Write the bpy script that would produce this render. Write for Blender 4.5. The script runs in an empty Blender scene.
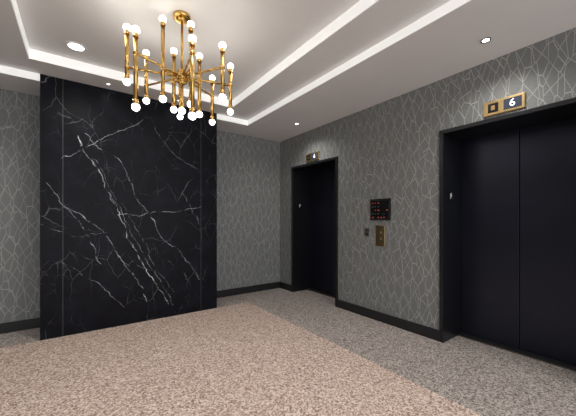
import bpy, bmesh, math
from mathutils import Vector, Matrix
sc=bpy.context.scene
try: sc.view_settings.view_transform='Standard'
except Exception: pass
sc.view_settings.exposure=0.35

# ---------------------------------------------------------------- helpers
def new_mat(name, col=(0.5,0.5,0.5), rough=0.5, metal=0.0, emit=None, estr=0.0, noise=0.0, nscale=20):
    m=bpy.data.materials.new(name); m.use_nodes=True
    nt=m.node_tree; b=nt.nodes['Principled BSDF']
    b.inputs['Base Color'].default_value=(*col,1); b.inputs['Roughness'].default_value=rough
    b.inputs['Metallic'].default_value=metal
    if emit:
        b.inputs['Emission Color'].default_value=(*emit,1); b.inputs['Emission Strength'].default_value=estr
    if noise>0:
        tc=nt.nodes.new('ShaderNodeTexCoord'); n=nt.nodes.new('ShaderNodeTexNoise'); n.inputs['Scale'].default_value=nscale
        n.inputs['Detail'].default_value=4
        r=nt.nodes.new('ShaderNodeValToRGB')
        r.color_ramp.elements[0].position=0.3; r.color_ramp.elements[1].position=0.7
        r.color_ramp.elements[0].color=(*[c*(1-noise) for c in col],1)
        r.color_ramp.elements[1].color=(*[min(1,c*(1+noise)) for c in col],1)
        nt.links.new(tc.outputs['Object'],n.inputs['Vector']); nt.links.new(n.outputs['Fac'],r.inputs['Fac'])
        nt.links.new(r.outputs['Color'],b.inputs['Base Color'])
    return m

class G:
    """tiny node graph helper"""
    def __init__(s,m): s.nt=m.node_tree; s.N=s.nt.nodes; s.L=s.nt.links
    def _in(s,sock,v):
        if v is None: return
        if hasattr(v,'is_output'): s.L.new(v,sock)
        else: sock.default_value=v
    def math(s,op,a,b=None,c=None,clamp=False):
        n=s.N.new('ShaderNodeMath'); n.operation=op; n.use_clamp=clamp
        s._in(n.inputs[0],a); s._in(n.inputs[1],b); s._in(n.inputs[2],c); return n.outputs[0]
    def vec(s,op,a,b=None,scale=None):
        n=s.N.new('ShaderNodeVectorMath'); n.operation=op
        s._in(n.inputs[0],a); s._in(n.inputs[1],b)
        if scale is not None: s._in(n.inputs['Scale'],scale)
        return n.outputs['Value'] if op in('DOT_PRODUCT','LENGTH') else n.outputs['Vector']
    def noise(s,v,scale,detail=2,rough=0.5):
        n=s.N.new('ShaderNodeTexNoise'); s.L.new(v,n.inputs['Vector']); n.inputs['Scale'].default_value=scale
        n.inputs['Detail'].default_value=detail; n.inputs['Roughness'].default_value=rough; return n
    def vor(s,v,scale,feature='F1',rand=1.0):
        n=s.N.new('ShaderNodeTexVoronoi'); n.feature=feature; s.L.new(v,n.inputs['Vector'])
        n.inputs['Scale'].default_value=scale; n.inputs['Randomness'].default_value=rand; return n
    def ramp(s,f,stops,interp='LINEAR'):
        n=s.N.new('ShaderNodeValToRGB'); s.L.new(f,n.inputs['Fac']); cr=n.color_ramp; cr.interpolation=interp
        while len(cr.elements)<len(stops): cr.elements.new(0.5)
        for e,(p,c) in zip(cr.elements,stops): e.position=p; e.color=(*c,1)
        return n.outputs['Color']
    def mix(s,f,a,b):
        n=s.N.new('ShaderNodeMix'); n.data_type='RGBA'
        s._in(n.inputs[0],f)
        for sock,v in((n.inputs[6],a),(n.inputs[7],b)):
            if hasattr(v,'is_output'): s.L.new(v,sock)
            else: sock.default_value=(*v,1)
        return n.outputs[2]
    def coord(s): return s.N.new('ShaderNodeTexCoord').outputs['Object']
    @property
    def B(s): return s.N['Principled BSDF']

class MB:
    def __init__(s): s.bm=bmesh.new(); s.mats=[]
    def mi(s,m):
        if m not in s.mats: s.mats.append(m)
        return s.mats.index(m)
    def box(s,x0,x1,y0,y1,z0,z1,m):
        i=s.mi(m); x0,x1=sorted((x0,x1)); y0,y1=sorted((y0,y1)); z0,z1=sorted((z0,z1))
        v=[s.bm.verts.new(p) for p in((x0,y0,z0),(x1,y0,z0),(x1,y1,z0),(x0,y1,z0),(x0,y0,z1),(x1,y0,z1),(x1,y1,z1),(x0,y1,z1))]
        for f in((0,3,2,1),(4,5,6,7),(0,1,5,4),(1,2,6,5),(2,3,7,6),(3,0,4,7)):
            s.bm.faces.new([v[k] for k in f]).material_index=i
    def cyl(s,p0,p1,r,m,seg=16,r2=None):
        i=s.mi(m); p0=Vector(p0);p1=Vector(p1); d=p1-p0
        M=Matrix.Translation((p0+p1)/2)@d.to_track_quat('Z','Y').to_matrix().to_4x4()
        g=bmesh.ops.create_cone(s.bm,cap_ends=True,segments=seg,radius1=r,radius2=r if r2 is None else r2,depth=d.length,matrix=M)
        fs={f for v in g['verts'] for f in v.link_faces}
        for f in fs:
            f.material_index=i; f.smooth=len(f.verts)==4
    def sph(s,p,r,m,u=16,v=10,sz=1):
        i=s.mi(m)
        g=bmesh.ops.create_uvsphere(s.bm,u_segments=u,v_segments=v,radius=r,matrix=Matrix.Translation(p)@Matrix.Diagonal((1,1,sz,1)))
        for f in {f for q in g['verts'] for f in q.link_faces}: f.material_index=i; f.smooth=True
    def tube_ring(s,c,r0,r1,h,m,seg=32):
        i=s.mi(m); c=Vector(c); rings=[]
        for (r,z) in((r0,0),(r1,0),(r1,-h),(r0,-h*0.6)):
            rings.append([s.bm.verts.new(c+Vector((r*math.cos(2*math.pi*k/seg),r*math.sin(2*math.pi*k/seg),z))) for k in range(seg)])
        for a in range(4):
            A=rings[a];Bq=rings[(a+1)%4]
            for k in range(seg):
                f=s.bm.faces.new((A[k],A[(k+1)%seg],Bq[(k+1)%seg],Bq[k])); f.material_index=i; f.smooth=False
    def obj(s,name,parent=None,bevel=0):
        bmesh.ops.recalc_face_normals(s.bm,faces=s.bm.faces[:])
        me=bpy.data.meshes.new(name); s.bm.to_mesh(me); s.bm.free()
        for m in s.mats: me.materials.append(m)
        o=bpy.data.objects.new(name,me); sc.collection.objects.link(o)
        if parent: o.parent=parent
        if bevel:
            b=o.modifiers.new('bev','BEVEL'); b.width=bevel; b.segments=2; b.limit_method='ANGLE'
        return o
def empty(name):
    e=bpy.data.objects.new(name,None); sc.collection.objects.link(e); return e

# ---------------------------------------------------------------- dimensions
XR=3.06; XL=-1.76; YB=4.50; YF=-3.0
ZS=2.73; ZT=2.80; ZI=2.89
PX0,PX1,PY=-0.33,1.61,3.98
CX=0.655

# ---------------------------------------------------------------- materials
def wallpaper(name,axis):
    m=new_mat(name,rough=0.55); g=G(m); c=g.coord()
    sep=g.N.new('ShaderNodeSeparateXYZ'); g.L.new(c,sep.inputs[0])
    u=sep.outputs[axis]; w=sep.outputs[2]
    lines=None
    for (su,sw,off,wd,sh,rnd) in((11.5,4.4,0.0,0.026,.18,.62),(12.5,4.3,17.37,0.026,-.22,.62)):
        comb=g.N.new('ShaderNodeCombineXYZ')
        us=g.math('MULTIPLY_ADD',w,sh,u)
        g.L.new(g.math('MULTIPLY_ADD',us,su,off),comb.inputs[0]); g.L.new(g.math('MULTIPLY_ADD',w,sw,off*0.7),comb.inputs[1])
        comb.inputs[2].default_value=off
        # 45-degree lattice gives pointed, elongated diamonds rather than bricks
        rt=g.N.new('ShaderNodeVectorRotate'); rt.rotation_type='Z_AXIS'; rt.inputs['Angle'].default_value=math.pi/4
        g.L.new(comb.outputs[0],rt.inputs['Vector'])
        v=g.N.new('ShaderNodeTexVoronoi'); v.voronoi_dimensions='2D'; v.feature='DISTANCE_TO_EDGE'
        g.L.new(rt.outputs[0],v.inputs['Vector']); v.inputs['Scale'].default_value=1.0; v.inputs['Randomness'].default_value=rnd
        l=g.math('SUBTRACT',1.0,g.math('DIVIDE',v.outputs['Distance'],wd),clamp=True)
        l=g.math('MULTIPLY',l,2.0,clamp=True)
        lines=l if lines is None else g.math('MAXIMUM',lines,l)
    n=g.noise(c,260,2); n2=g.noise(c,5,2)
    base=g.ramp(n.outputs['Fac'],[(0.3,(0.145,0.153,0.153)),(0.7,(0.225,0.235,0.233))])
    lc=g.ramp(n2.outputs['Fac'],[(0.3,(0.40,0.41,0.40)),(0.7,(0.56,0.565,0.55))])
    g.L.new(g.mix(g.math('MULTIPLY',lines,0.72),base,lc),g.B.inputs['Base Color'])
    bp=g.N.new('ShaderNodeBump'); bp.inputs['Strength'].default_value=0.15; bp.inputs['Distance'].default_value=0.002
    g.L.new(lines,bp.inputs['Height']); g.L.new(bp.outputs[0],g.B.inputs['Normal'])
    return m
M_wpR=wallpaper('wallpaper_side',1); M_wpB=wallpaper('wallpaper_back',0)

def carpet(name,a,b,c_):
    m=new_mat(name,rough=0.95); g=G(m); c=g.coord()
    warp=g.vec('ADD',c,g.vec('SCALE',g.noise(c,50,2).outputs['Color'],scale=0.02))
    v=g.vor(warp,105)
    sp=g.N.new('ShaderNodeSeparateColor'); g.L.new(v.outputs['Color'],sp.inputs[0])
    col=g.ramp(sp.outputs[0],[(0.0,a),(0.20,a),(0.34,b),(0.62,b),(0.75,c_),(1.0,c_)])
    n=g.noise(c,1.2,3); col2=g.mix(g.math('MULTIPLY',n.outputs['Fac'],0.25),col,b)
    g.L.new(col2,g.B.inputs['Base Color'])
    bp=g.N.new('ShaderNodeBump'); bp.inputs['Strength'].default_value=0.3; bp.inputs['Distance'].default_value=0.004
    g.L.new(g.noise(c,300,2).outputs['Fac'],bp.inputs['Height']); g.L.new(bp.outputs[0],g.B.inputs['Normal'])
    g.B.inputs['Specular IOR Level'].default_value=0.1
    return m
M_cpA=carpet('carpet_pink',(0.28,0.19,0.15),(0.59,0.45,0.38),(0.86,0.73,0.65))
M_cpB=carpet('carpet_grey',(0.16,0.135,0.122),(0.37,0.325,0.297),(0.61,0.555,0.52))

M_ceil=new_mat('ceiling_paint',(0.80,0.79,0.785),0.8,noise=0.02,nscale=3)
M_riser=new_mat('riser_added_glow',(0.9,0.9,0.88),0.6,emit=(1,.99,.97),estr=0.32)  # tray risers: whiter base plus added emission stand in for their lit look
M_black=new_mat('black_baseboard',(0.012,0.012,0.014),0.4,noise=0.1)
M_frame=new_mat('black_frame_metal',(0.012,0.013,0.017),0.35,0.3,noise=0.1)
M_door=new_mat('black_door_metal',(0.026,0.029,0.046),0.33,0.7,noise=0.08,nscale=2)
M_gold=new_mat('brushed_gold',(0.76,0.56,0.26),0.28,1.0,noise=0.1,nscale=40)
M_brass=new_mat('polished_brass',(0.62,0.39,0.12),0.24,1.0,noise=0.06,nscale=30)
M_bulb=new_mat('bulb_glass',(1,1,1),0.3,0,emit=(1.0,0.94,0.85),estr=8)
M_down=new_mat('downlight_lens',(1,1,1),0.3,0,emit=(1,0.96,0.9),estr=6)
M_white=new_mat('white_trim',(0.8,0.8,0.78),0.5,noise=0.01)
M_screen=new_mat('black_screen',(0.01,0.01,0.012),0.2,noise=0.05)
M_lcd=new_mat('lcd_screen',(0.03,0.035,0.05),0.2,noise=0.05,emit=(.10,.12,.17),estr=0.2)
M_digit=new_mat('lit_digit',(0.8,0.9,1),0.4,0,emit=(0.85,0.93,1),estr=1.0)
M_red=new_mat('red_display',(0.5,0.1,0.05),0.4,0,emit=(0.9,0.15,0.08),estr=0.12)
M_steel=new_mat('dark_steel',(0.22,0.21,0.20),0.35,0.9,noise=0.1)
M_joint=new_mat('joint_metal',(0.16,0.16,0.16),0.5,0.9,noise=0.05)

# marble
M_marble=new_mat('black_marble',rough=0.42)
g=G(M_marble); c=g.coord(); g.B.inputs['Specular IOR Level'].default_value=0.14
n1=g.noise(c,3.0,3); n2=g.noise(c,14,3,0.6)
w=g.vec('ADD',c,g.vec('SCALE',g.vec('SUBTRACT',n1.outputs['Color'],(0.5,0.5,0.5)),scale=0.16))
w=g.vec('ADD',w,g.vec('SCALE',g.vec('SUBTRACT',n2.outputs['Color'],(0.5,0.5,0.5)),scale=0.05))
w=g.vec('MULTIPLY',w,(1,0,1))
strokes=[ # pts, width, intensity
 ([(-.01,2.20),(.20,1.75),(.38,1.36),(.53,.96),(.73,.58),(.94,.17)],.0060,1.0),
 ([(.02,2.12),(.24,1.66),(.45,1.30),(.60,.93),(.85,.50)],.0040,.6),
 ([(.12,1.98),(.34,1.55),(.57,1.22),(.74,.80),(1.02,.30)],.0035,.4),
 ([(-.14,1.94),(.01,2.05),(.2,2.19),(.68,2.54)],.0040,.7),
 ([(-.12,1.43),(.15,1.21),(.45,.77),(.70,.27)],.0050,.8),
 ([(.38,1.31),(.845,1.36),(1.378,1.45)],.0045,.75),
 ([(-.33,1.71),(-.15,1.48),(0,1.24),(.2,.75)],.0045,.6),
 ([(.38,1.98),(.61,1.51),(.9,1.01),(1.378,.46)],.0045,.6),
 ([(-.14,.81),(.2,.52),(.45,.19)],.004,.5),
 ([(.05,2.23),(.38,1.98)],.004,.7),
 ([(.73,2.57),(.96,2.18),(1.378,1.96)],.0035,.4),
 ([(1.1,1.67),(1.378,1.2)],.0035,.4),
 ([(-.33,1.20),(-.05,1.08),(.25,1.12)],.0035,.4),
 ([(.45,.77),(.80,.62),(1.0,.15)],.004,.5),
]
tot=None
for pts,wd,it in strokes:
    for (ax,az),(bx,bz) in zip(pts[:-1],pts[1:]):
        d=Vector((bx-ax,0,bz-az)); L2=d.length_squared
        pa=g.vec('SUBTRACT',w,(ax,0,az))
        h=g.math('DIVIDE',g.vec('DOT_PRODUCT',pa,tuple(d)),L2,clamp=True)
        q=g.vec('SUBTRACT',pa,g.vec('SCALE',tuple(d),scale=h))
        l=g.vec('LENGTH',q)
        s=g.math('MULTIPLY',g.math('SUBTRACT',1.0,g.math('DIVIDE',l,wd),clamp=True),it*1.6)
        tot=s if tot is None else g.math('MAXIMUM',tot,s)
# break-up of strokes
bk=g.noise(c,9,4,0.7)
brk=g.math('MULTIPLY',g.math('SUBTRACT',bk.outputs['Fac'],0.40),4.5,clamp=True)
tot=g.math('MULTIPLY',tot,brk,clamp=True)
# fine web
mp=g.vec('MULTIPLY',w,(2.2,1,1.3))
rot=g.N.new('ShaderNodeVectorRotate'); rot.rotation_type='Y_AXIS'; rot.inputs['Angle'].default_value=0.6; g.L.new(mp,rot.inputs['Vector'])
for vs,wd,st in((1.6,.007,.3),(3.1,.009,.16)):
    fv=g.vor(rot.outputs[0],vs,'DISTANCE_TO_EDGE')
    fine=g.math('SUBTRACT',1.0,g.math('DIVIDE',fv.outputs['Distance'],wd),clamp=True)
    fb=g.math('MULTIPLY',g.math('SUBTRACT',g.noise(c,2.3*vs/1.6,2).outputs['Fac'],0.49),6.0,clamp=True)
    fine=g.math('MULTIPLY',g.math('MULTIPLY',fine,fb),st)
    tot=g.math('MAXIMUM',tot,fine)
bc=g.ramp(g.noise(c,5,5).outputs['Fac'],[(0.4,(0.003,0.003,0.006)),(0.8,(0.009,0.011,0.020))])
g.L.new(g.mix(tot,bc,(0.66,0.67,0.70)),g.B.inputs['Base Color'])

# ---------------------------------------------------------------- room shell
E=[(0.407,1.527),(3.00,4.12)]; ZD=2.195; XREC=3.46; T=0.04
b=MB(); b.box(XL-.5,4.0,YF,5.0,-0.12,0.0,M_cpB)
b.box(CX-1.46,CX+1.46,YF,PY,-0.05,0.004,M_cpA); b.obj('floor')
b=MB()
ys=[YF]+[v for e in E for v in e]+[YB]
for k in range(0,len(ys),2): b.box(XR,3.6,ys[k],ys[k+1],0,ZS+.3,M_wpR)
for e in E: b.box(XR,3.6,e[0],e[1],ZD,ZS+.3,M_wpR)
b.obj('wall_right')
b=MB(); b.box(XL-.2,3.6,YB,YB+.2,0,ZS+.3,M_wpB); b.obj('wall_back')
b=MB(); b.box(XL-.2,XL,YF,YB,0,ZS+.3,M_wpR); b.obj('wall_left')
# ceiling
ox0,ox1,oy0,oy1=CX-1.46,CX+1.46,-2.4,4.0
ix0,ix1,iy0,iy1=CX-1.04,CX+1.04,-2.0,3.66
b=MB()
def ringbox(X0,X1,Y0,Y1,x0,x1,y0,y1,z0,z1):
    b.box(X0,x0,Y0,Y1,z0,z1,M_ceil); b.box(x1,X1,Y0,Y1,z0,z1,M_ceil)
    b.box(x0,x1,Y0,y0,z0,z1,M_ceil); b.box(x0,x1,y1,Y1,z0,z1,M_ceil)
ringbox(XL,XR,YF,YB,ox0,ox1,oy0,oy1,ZS,ZT+.12)
ringbox(ox0,ox1,oy0,oy1,ix0,ix1,iy0,iy1,ZT,ZI+.1)
b.box(ix0,ix1,iy0,iy1,ZI,ZI+.1,M_ceil)
b.obj('ceiling')
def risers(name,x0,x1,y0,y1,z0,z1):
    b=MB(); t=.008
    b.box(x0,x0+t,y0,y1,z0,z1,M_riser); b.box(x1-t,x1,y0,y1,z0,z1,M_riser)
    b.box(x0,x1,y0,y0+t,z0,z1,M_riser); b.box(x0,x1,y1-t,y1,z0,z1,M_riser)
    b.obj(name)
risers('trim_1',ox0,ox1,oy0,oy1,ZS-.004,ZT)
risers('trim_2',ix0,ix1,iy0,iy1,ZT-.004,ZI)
# baseboards
H=.115; t=.018
b=MB()
for y0,y1 in((YF,E[0][0]),(E[0][1],E[1][0]),(E[1][1],YB)): b.box(XR-t,XR,y0,y1,0,H,M_black)
b.obj('baseboard_right',bevel=.003)
b=MB(); b.box(XL,PX0,YB-t,YB,0,H,M_black); b.box(PX1,XR-t,YB-t,YB,0,H,M_black); b.obj('baseboard_back',bevel=.003)
b=MB(); b.box(XL,XL+t,YF,YB-t,0,H,M_black); b.obj('baseboard_left',bevel=.003)

# ---------------------------------------------------------------- elevators
for (y0,y1) in E:
    root=empty('elevator_door')
    b=MB(); xf=XR-.02
    b.box(xf,XREC+.03,y1-T,y1,0,ZD,M_frame); b.box(xf,XREC+.03,y0,y0+T,0,ZD,M_frame)
    b.box(xf,XREC+.03,y0+T,y1-T,ZD-T,ZD,M_frame)
    b.obj('door_frame',root,bevel=.004)
    ym=(y0+y1)/2
    b=MB()
    b.box(XREC,XREC+.03,ym+.003,y1-T,0.012,ZD-T,M_door); b.obj('door_leaf_1',root,bevel=.004)
    b=MB()
    b.box(XREC,XREC+.03,y0+T,ym-.003,0.012,ZD-T,M_door); b.obj('door_leaf_2',root,bevel=.004)
    b=MB(); b.box(XREC-.10,XREC+.03,y0+T,y1-T,0,0.011,M_steel)
    for k in range(4): b.box(XREC-.09+.022*k,XREC-.082+.022*k,y0+T,y1-T,0.011,0.0125,M_black)
    b.obj('sill',root)
    b=MB(); b.box(3.5,3.52,y0,y1,0,ZD,M_black); b.obj('shaft_back',root)
    # tactile floor plate on jamb
    b=MB(); b.box(3.16,3.24,y1-T-.004,y1-T,1.47,1.57,M_screen); b.box(3.185,3.195,y1-T-.006,y1-T-.004,1.49,1.55,M_white)
    b.box(3.205,3.215,y1-T-.006,y1-T-.004,1.51,1.55,M_white)
    b.obj('jamb_plate',root)

for (y0,y1) in E:
    ym=(y0+y1)/2; root=empty('elevator_floor_indicator')
    b=MB(); b.box(XR-.022,XR,ym-.155,ym+.155,2.217,2.345,M_gold); b.obj('plate',root,bevel=.004)
    b=MB(); b.box(XR-.026,XR-.0215,ym-.135,ym-.005,2.236,2.326,M_lcd)
    b.box(XR-.026,XR-.0215,ym+.035,ym+.115,2.241,2.321,M_screen); b.obj('windows',root)
    b=MB()
    b.box(XR-.028,XR-.026,ym+.06,ym+.09,2.262,2.300,M_gold)
    b.obj('arrow_marks',root)
    cu=bpy.data.curves.new('digit','FONT'); cu.body='6'; cu.size=.09; cu.align_x='CENTER'; cu.align_y='CENTER'; cu.extrude=.001
    o=bpy.data.objects.new('digit',cu); sc.collection.objects.link(o); cu.materials.append(M_digit)
    o.location=(XR-.028,ym-.070,2.281); o.rotation_euler=(math.pi/2,0,-math.pi/2); o.parent=root

# ---------------------------------------------------------------- call station
root=empty('elevator_display_panel')
b=MB(); b.box(XR-.02,XR,2.114,2.41,1.265,1.53,M_screen); b.obj('screen',root,bevel=.004)
b=MB(); xx=XR-.021
for a in(0,1):
    b.box(xx,xx+.002,2.125,2.40,1.275+a*.236,1.279+a*.236,M_steel); b.box(xx,xx+.002,2.125+a*.271,2.129+a*.271,1.275,1.515,M_steel)
b.obj('bezel',root)
b=MB()
import random; random.seed(4)
for r in range(5):
    for k in range(6):
        if random.random()<.75:
            yy=2.375-k*.042; z=1.485-r*.045
            b.box(xx-.001,xx+.001,yy-.022*random.uniform(.5,1),yy,z-.012,z,M_red if r%2==0 else M_steel)
b.obj('readout',root)
root=empty('elevator_call_button_plate')
b=MB(); b.box(XR-.012,XR,2.20,2.33,.94,1.20,M_gold); b.obj('plate',root,bevel=.004)
b=MB()
for z in(1.03,1.11):
    b.cyl((XR-.012,2.265,z),(XR-.016,2.265,z),.022,M_steel,24); b.cyl((XR-.015,2.265,z),(XR-.022,2.265,z),.017,M_gold,24)
b.cyl((XR-.012,2.265,1.17),(XR-.015,2.265,1.17),.01,M_steel,16)
b.obj('buttons',root)
root=empty('key_switch_plate')
b=MB(); b.box(XR-.01,XR,2.44,2.51,1.06,1.16,M_steel); b.obj('plate',root,bevel=.003)
b=MB(); b.cyl((XR-.01,2.475,1.11),(XR-.018,2.475,1.11),.016,M_joint,20); b.box(XR-.019,XR-.018,2.473,2.477,1.10,1.12,M_black); b.obj('key_switch',root)

# ---------------------------------------------------------------- marble feature wall
root=empty('marble_wall_panel')
j0,j1=-.14,1.378
for k,(x0,x1) in enumerate(((PX0,j0-.0015),(j0+.0015,j1-.0015),(j1+.0015,PX1))):
    b=MB(); b.box(x0,x1,PY,PY+.03,0.004,ZT-.002,M_marble); b.obj('slab_%d'%(k+1),root,bevel=.001)
b=MB(); b.box(PX0+.001,PX1-.001,PY+.03,YB,0,ZS-.001,M_black); b.obj('core',root)
b=MB()
for x in(j0,j1): b.box(x-.0015,x+.0015,PY+.001,PY+.03,0.004,ZT-.002,M_joint)
b.obj('joint_strips',root)

# ---------------------------------------------------------------- downlights
def lamp(name,x,y,z,energy,spot=2.5,rad=.05,blend=1.0):
    l=bpy.data.lights.new(name,'SPOT'); l.energy=energy; l.spot_size=spot; l.spot_blend=blend; l.shadow_soft_size=rad; l.color=(1,.96,.91)
    o=bpy.data.objects.new(name,l); sc.collection.objects.link(o); o.location=(x,y,z); return o
def downlight(x,y,z,r,energy,body):
    root=empty('recessed_downlight')
    b=MB(); b.tube_ring((x,y,z),r*.72,r,.008,body); b.obj('trim_ring',root)
    b=MB(); b.cyl((x,y,z-.001),(x,y,z-.005),r*.72,M_down,24); b.obj('lens',root)
    if energy:
        o=lamp('lamp',x,y,z-.03,energy,rad=max(.05,r*.6)); o.parent=root
for y in(3.36,1.2,-.9): downlight(-.02,y,ZI,.085,32,M_white)
for y in(1.2,-.9): downlight(1.33,y,ZI,.085,32,M_white)
for y in(3.49,.97,-1.5): downlight(2.68,y,ZS,.035,22,M_black)
for y in(3.49,.97,-1.5): downlight(-1.3,y,ZS,.035,22,M_black)
for x in(.27,1.04): downlight(x,3.83,ZT,.022,1.0,M_black)

# ---------------------------------------------------------------- chandelier
root=empty('chandelier')
cx,cy=.665,2.363; HZ=1.267+1.137
az0=-math.radians(35.8)
b=MB(); b.cyl((cx,cy,ZI),(cx,cy,ZI-.025),.065,M_brass,32); b.cyl((cx,cy,ZI-.025),(cx,cy,ZI-.05),.045,M_brass,32,r2=.015)
b.cyl((cx,cy,ZI-.04),(cx,cy,HZ),.010,M_brass); b.obj('canopy_stem',root)
b=MB(); b.cyl((cx,cy,HZ-.03),(cx,cy,HZ+.03),.045,M_brass,32); b.sph((cx,cy,HZ+.035),.04,M_brass,24,12,.6); b.sph((cx,cy,HZ-.035),.04,M_brass,24,12,.6)
b.cyl((cx,cy,HZ-.03),(cx,cy,HZ-.25),.012,M_brass); b.obj('hub',root)
tubes=[(202.5,.385,1.23,.18),(337.5,.385,1.105,.17),(157.5,.385,1.21,.18),(22.5,.385,1.107,.17),
 (240,.385,1.03,.24),(300,.385,.97,.24),(112.5,.385,1.15,.18),(67.5,.385,1.10,.18),
 (225,.15,1.22,.28),(315,.15,1.18,.28),(135,.15,1.16,.22),(45,.15,1.12,.22)]
b=MB(); bb=MB(); ba=MB()
BR=.026
pl=[]
for ph,r,hc,hl in tubes:
    a=az0+math.radians(ph); x=cx+r*math.cos(a); y=cy+r*math.sin(a); z=1.267+hc
    b.cyl((x,y,z-hl),(x,y,z+hl),.0145,M_brass)
    for s_ in(-1,1):
        b.cyl((x,y,z+s_*(hl-.03)),(x,y,z+s_*(hl+.006)),.018,M_brass)
        bb.sph((x,y,z+s_*(hl+.022)),BR,M_bulb)
    if r>.3: pl.append((x*1.0,y,z+hl+.022))
    ba.cyl((cx,cy,HZ),(x,y,HZ),.008,M_brass,12); ba.sph((x,y,HZ),.019,M_brass)
bb.sph((cx,cy,HZ-.27),BR,M_bulb)
b.obj('tubes',root); ba.obj('arms',root); bb.obj('bulbs',root)
lb=bpy.data.lights.new('bulb_glow','POINT'); lb.energy=0.5; lb.color=(1,.94,.85); lb.shadow_soft_size=.03
for p in pl:
    o=bpy.data.objects.new('bulb_glow',lb); sc.collection.objects.link(o); o.location=(cx+(p[0]-cx)*1.15,cy+(p[1]-cy)*1.15,p[2]-.03); o.parent=root

# ---------------------------------------------------------------- world + camera
w=bpy.data.worlds.new('world'); sc.world=w; w.use_nodes=True
bg=w.node_tree.nodes['Background']; bg.inputs[0].default_value=(.95,.97,1,1); bg.inputs[1].default_value=2.1
cam=bpy.data.cameras.new('camera'); co=bpy.data.objects.new('camera',cam); sc.collection.objects.link(co)
co.location=(0,0,1.267); co.rotation_euler=(math.pi/2,0,az0)
cam.sensor_width=36; cam.lens=290/576*36; cam.shift_y=12/576; cam.clip_start=.05
sc.camera=co
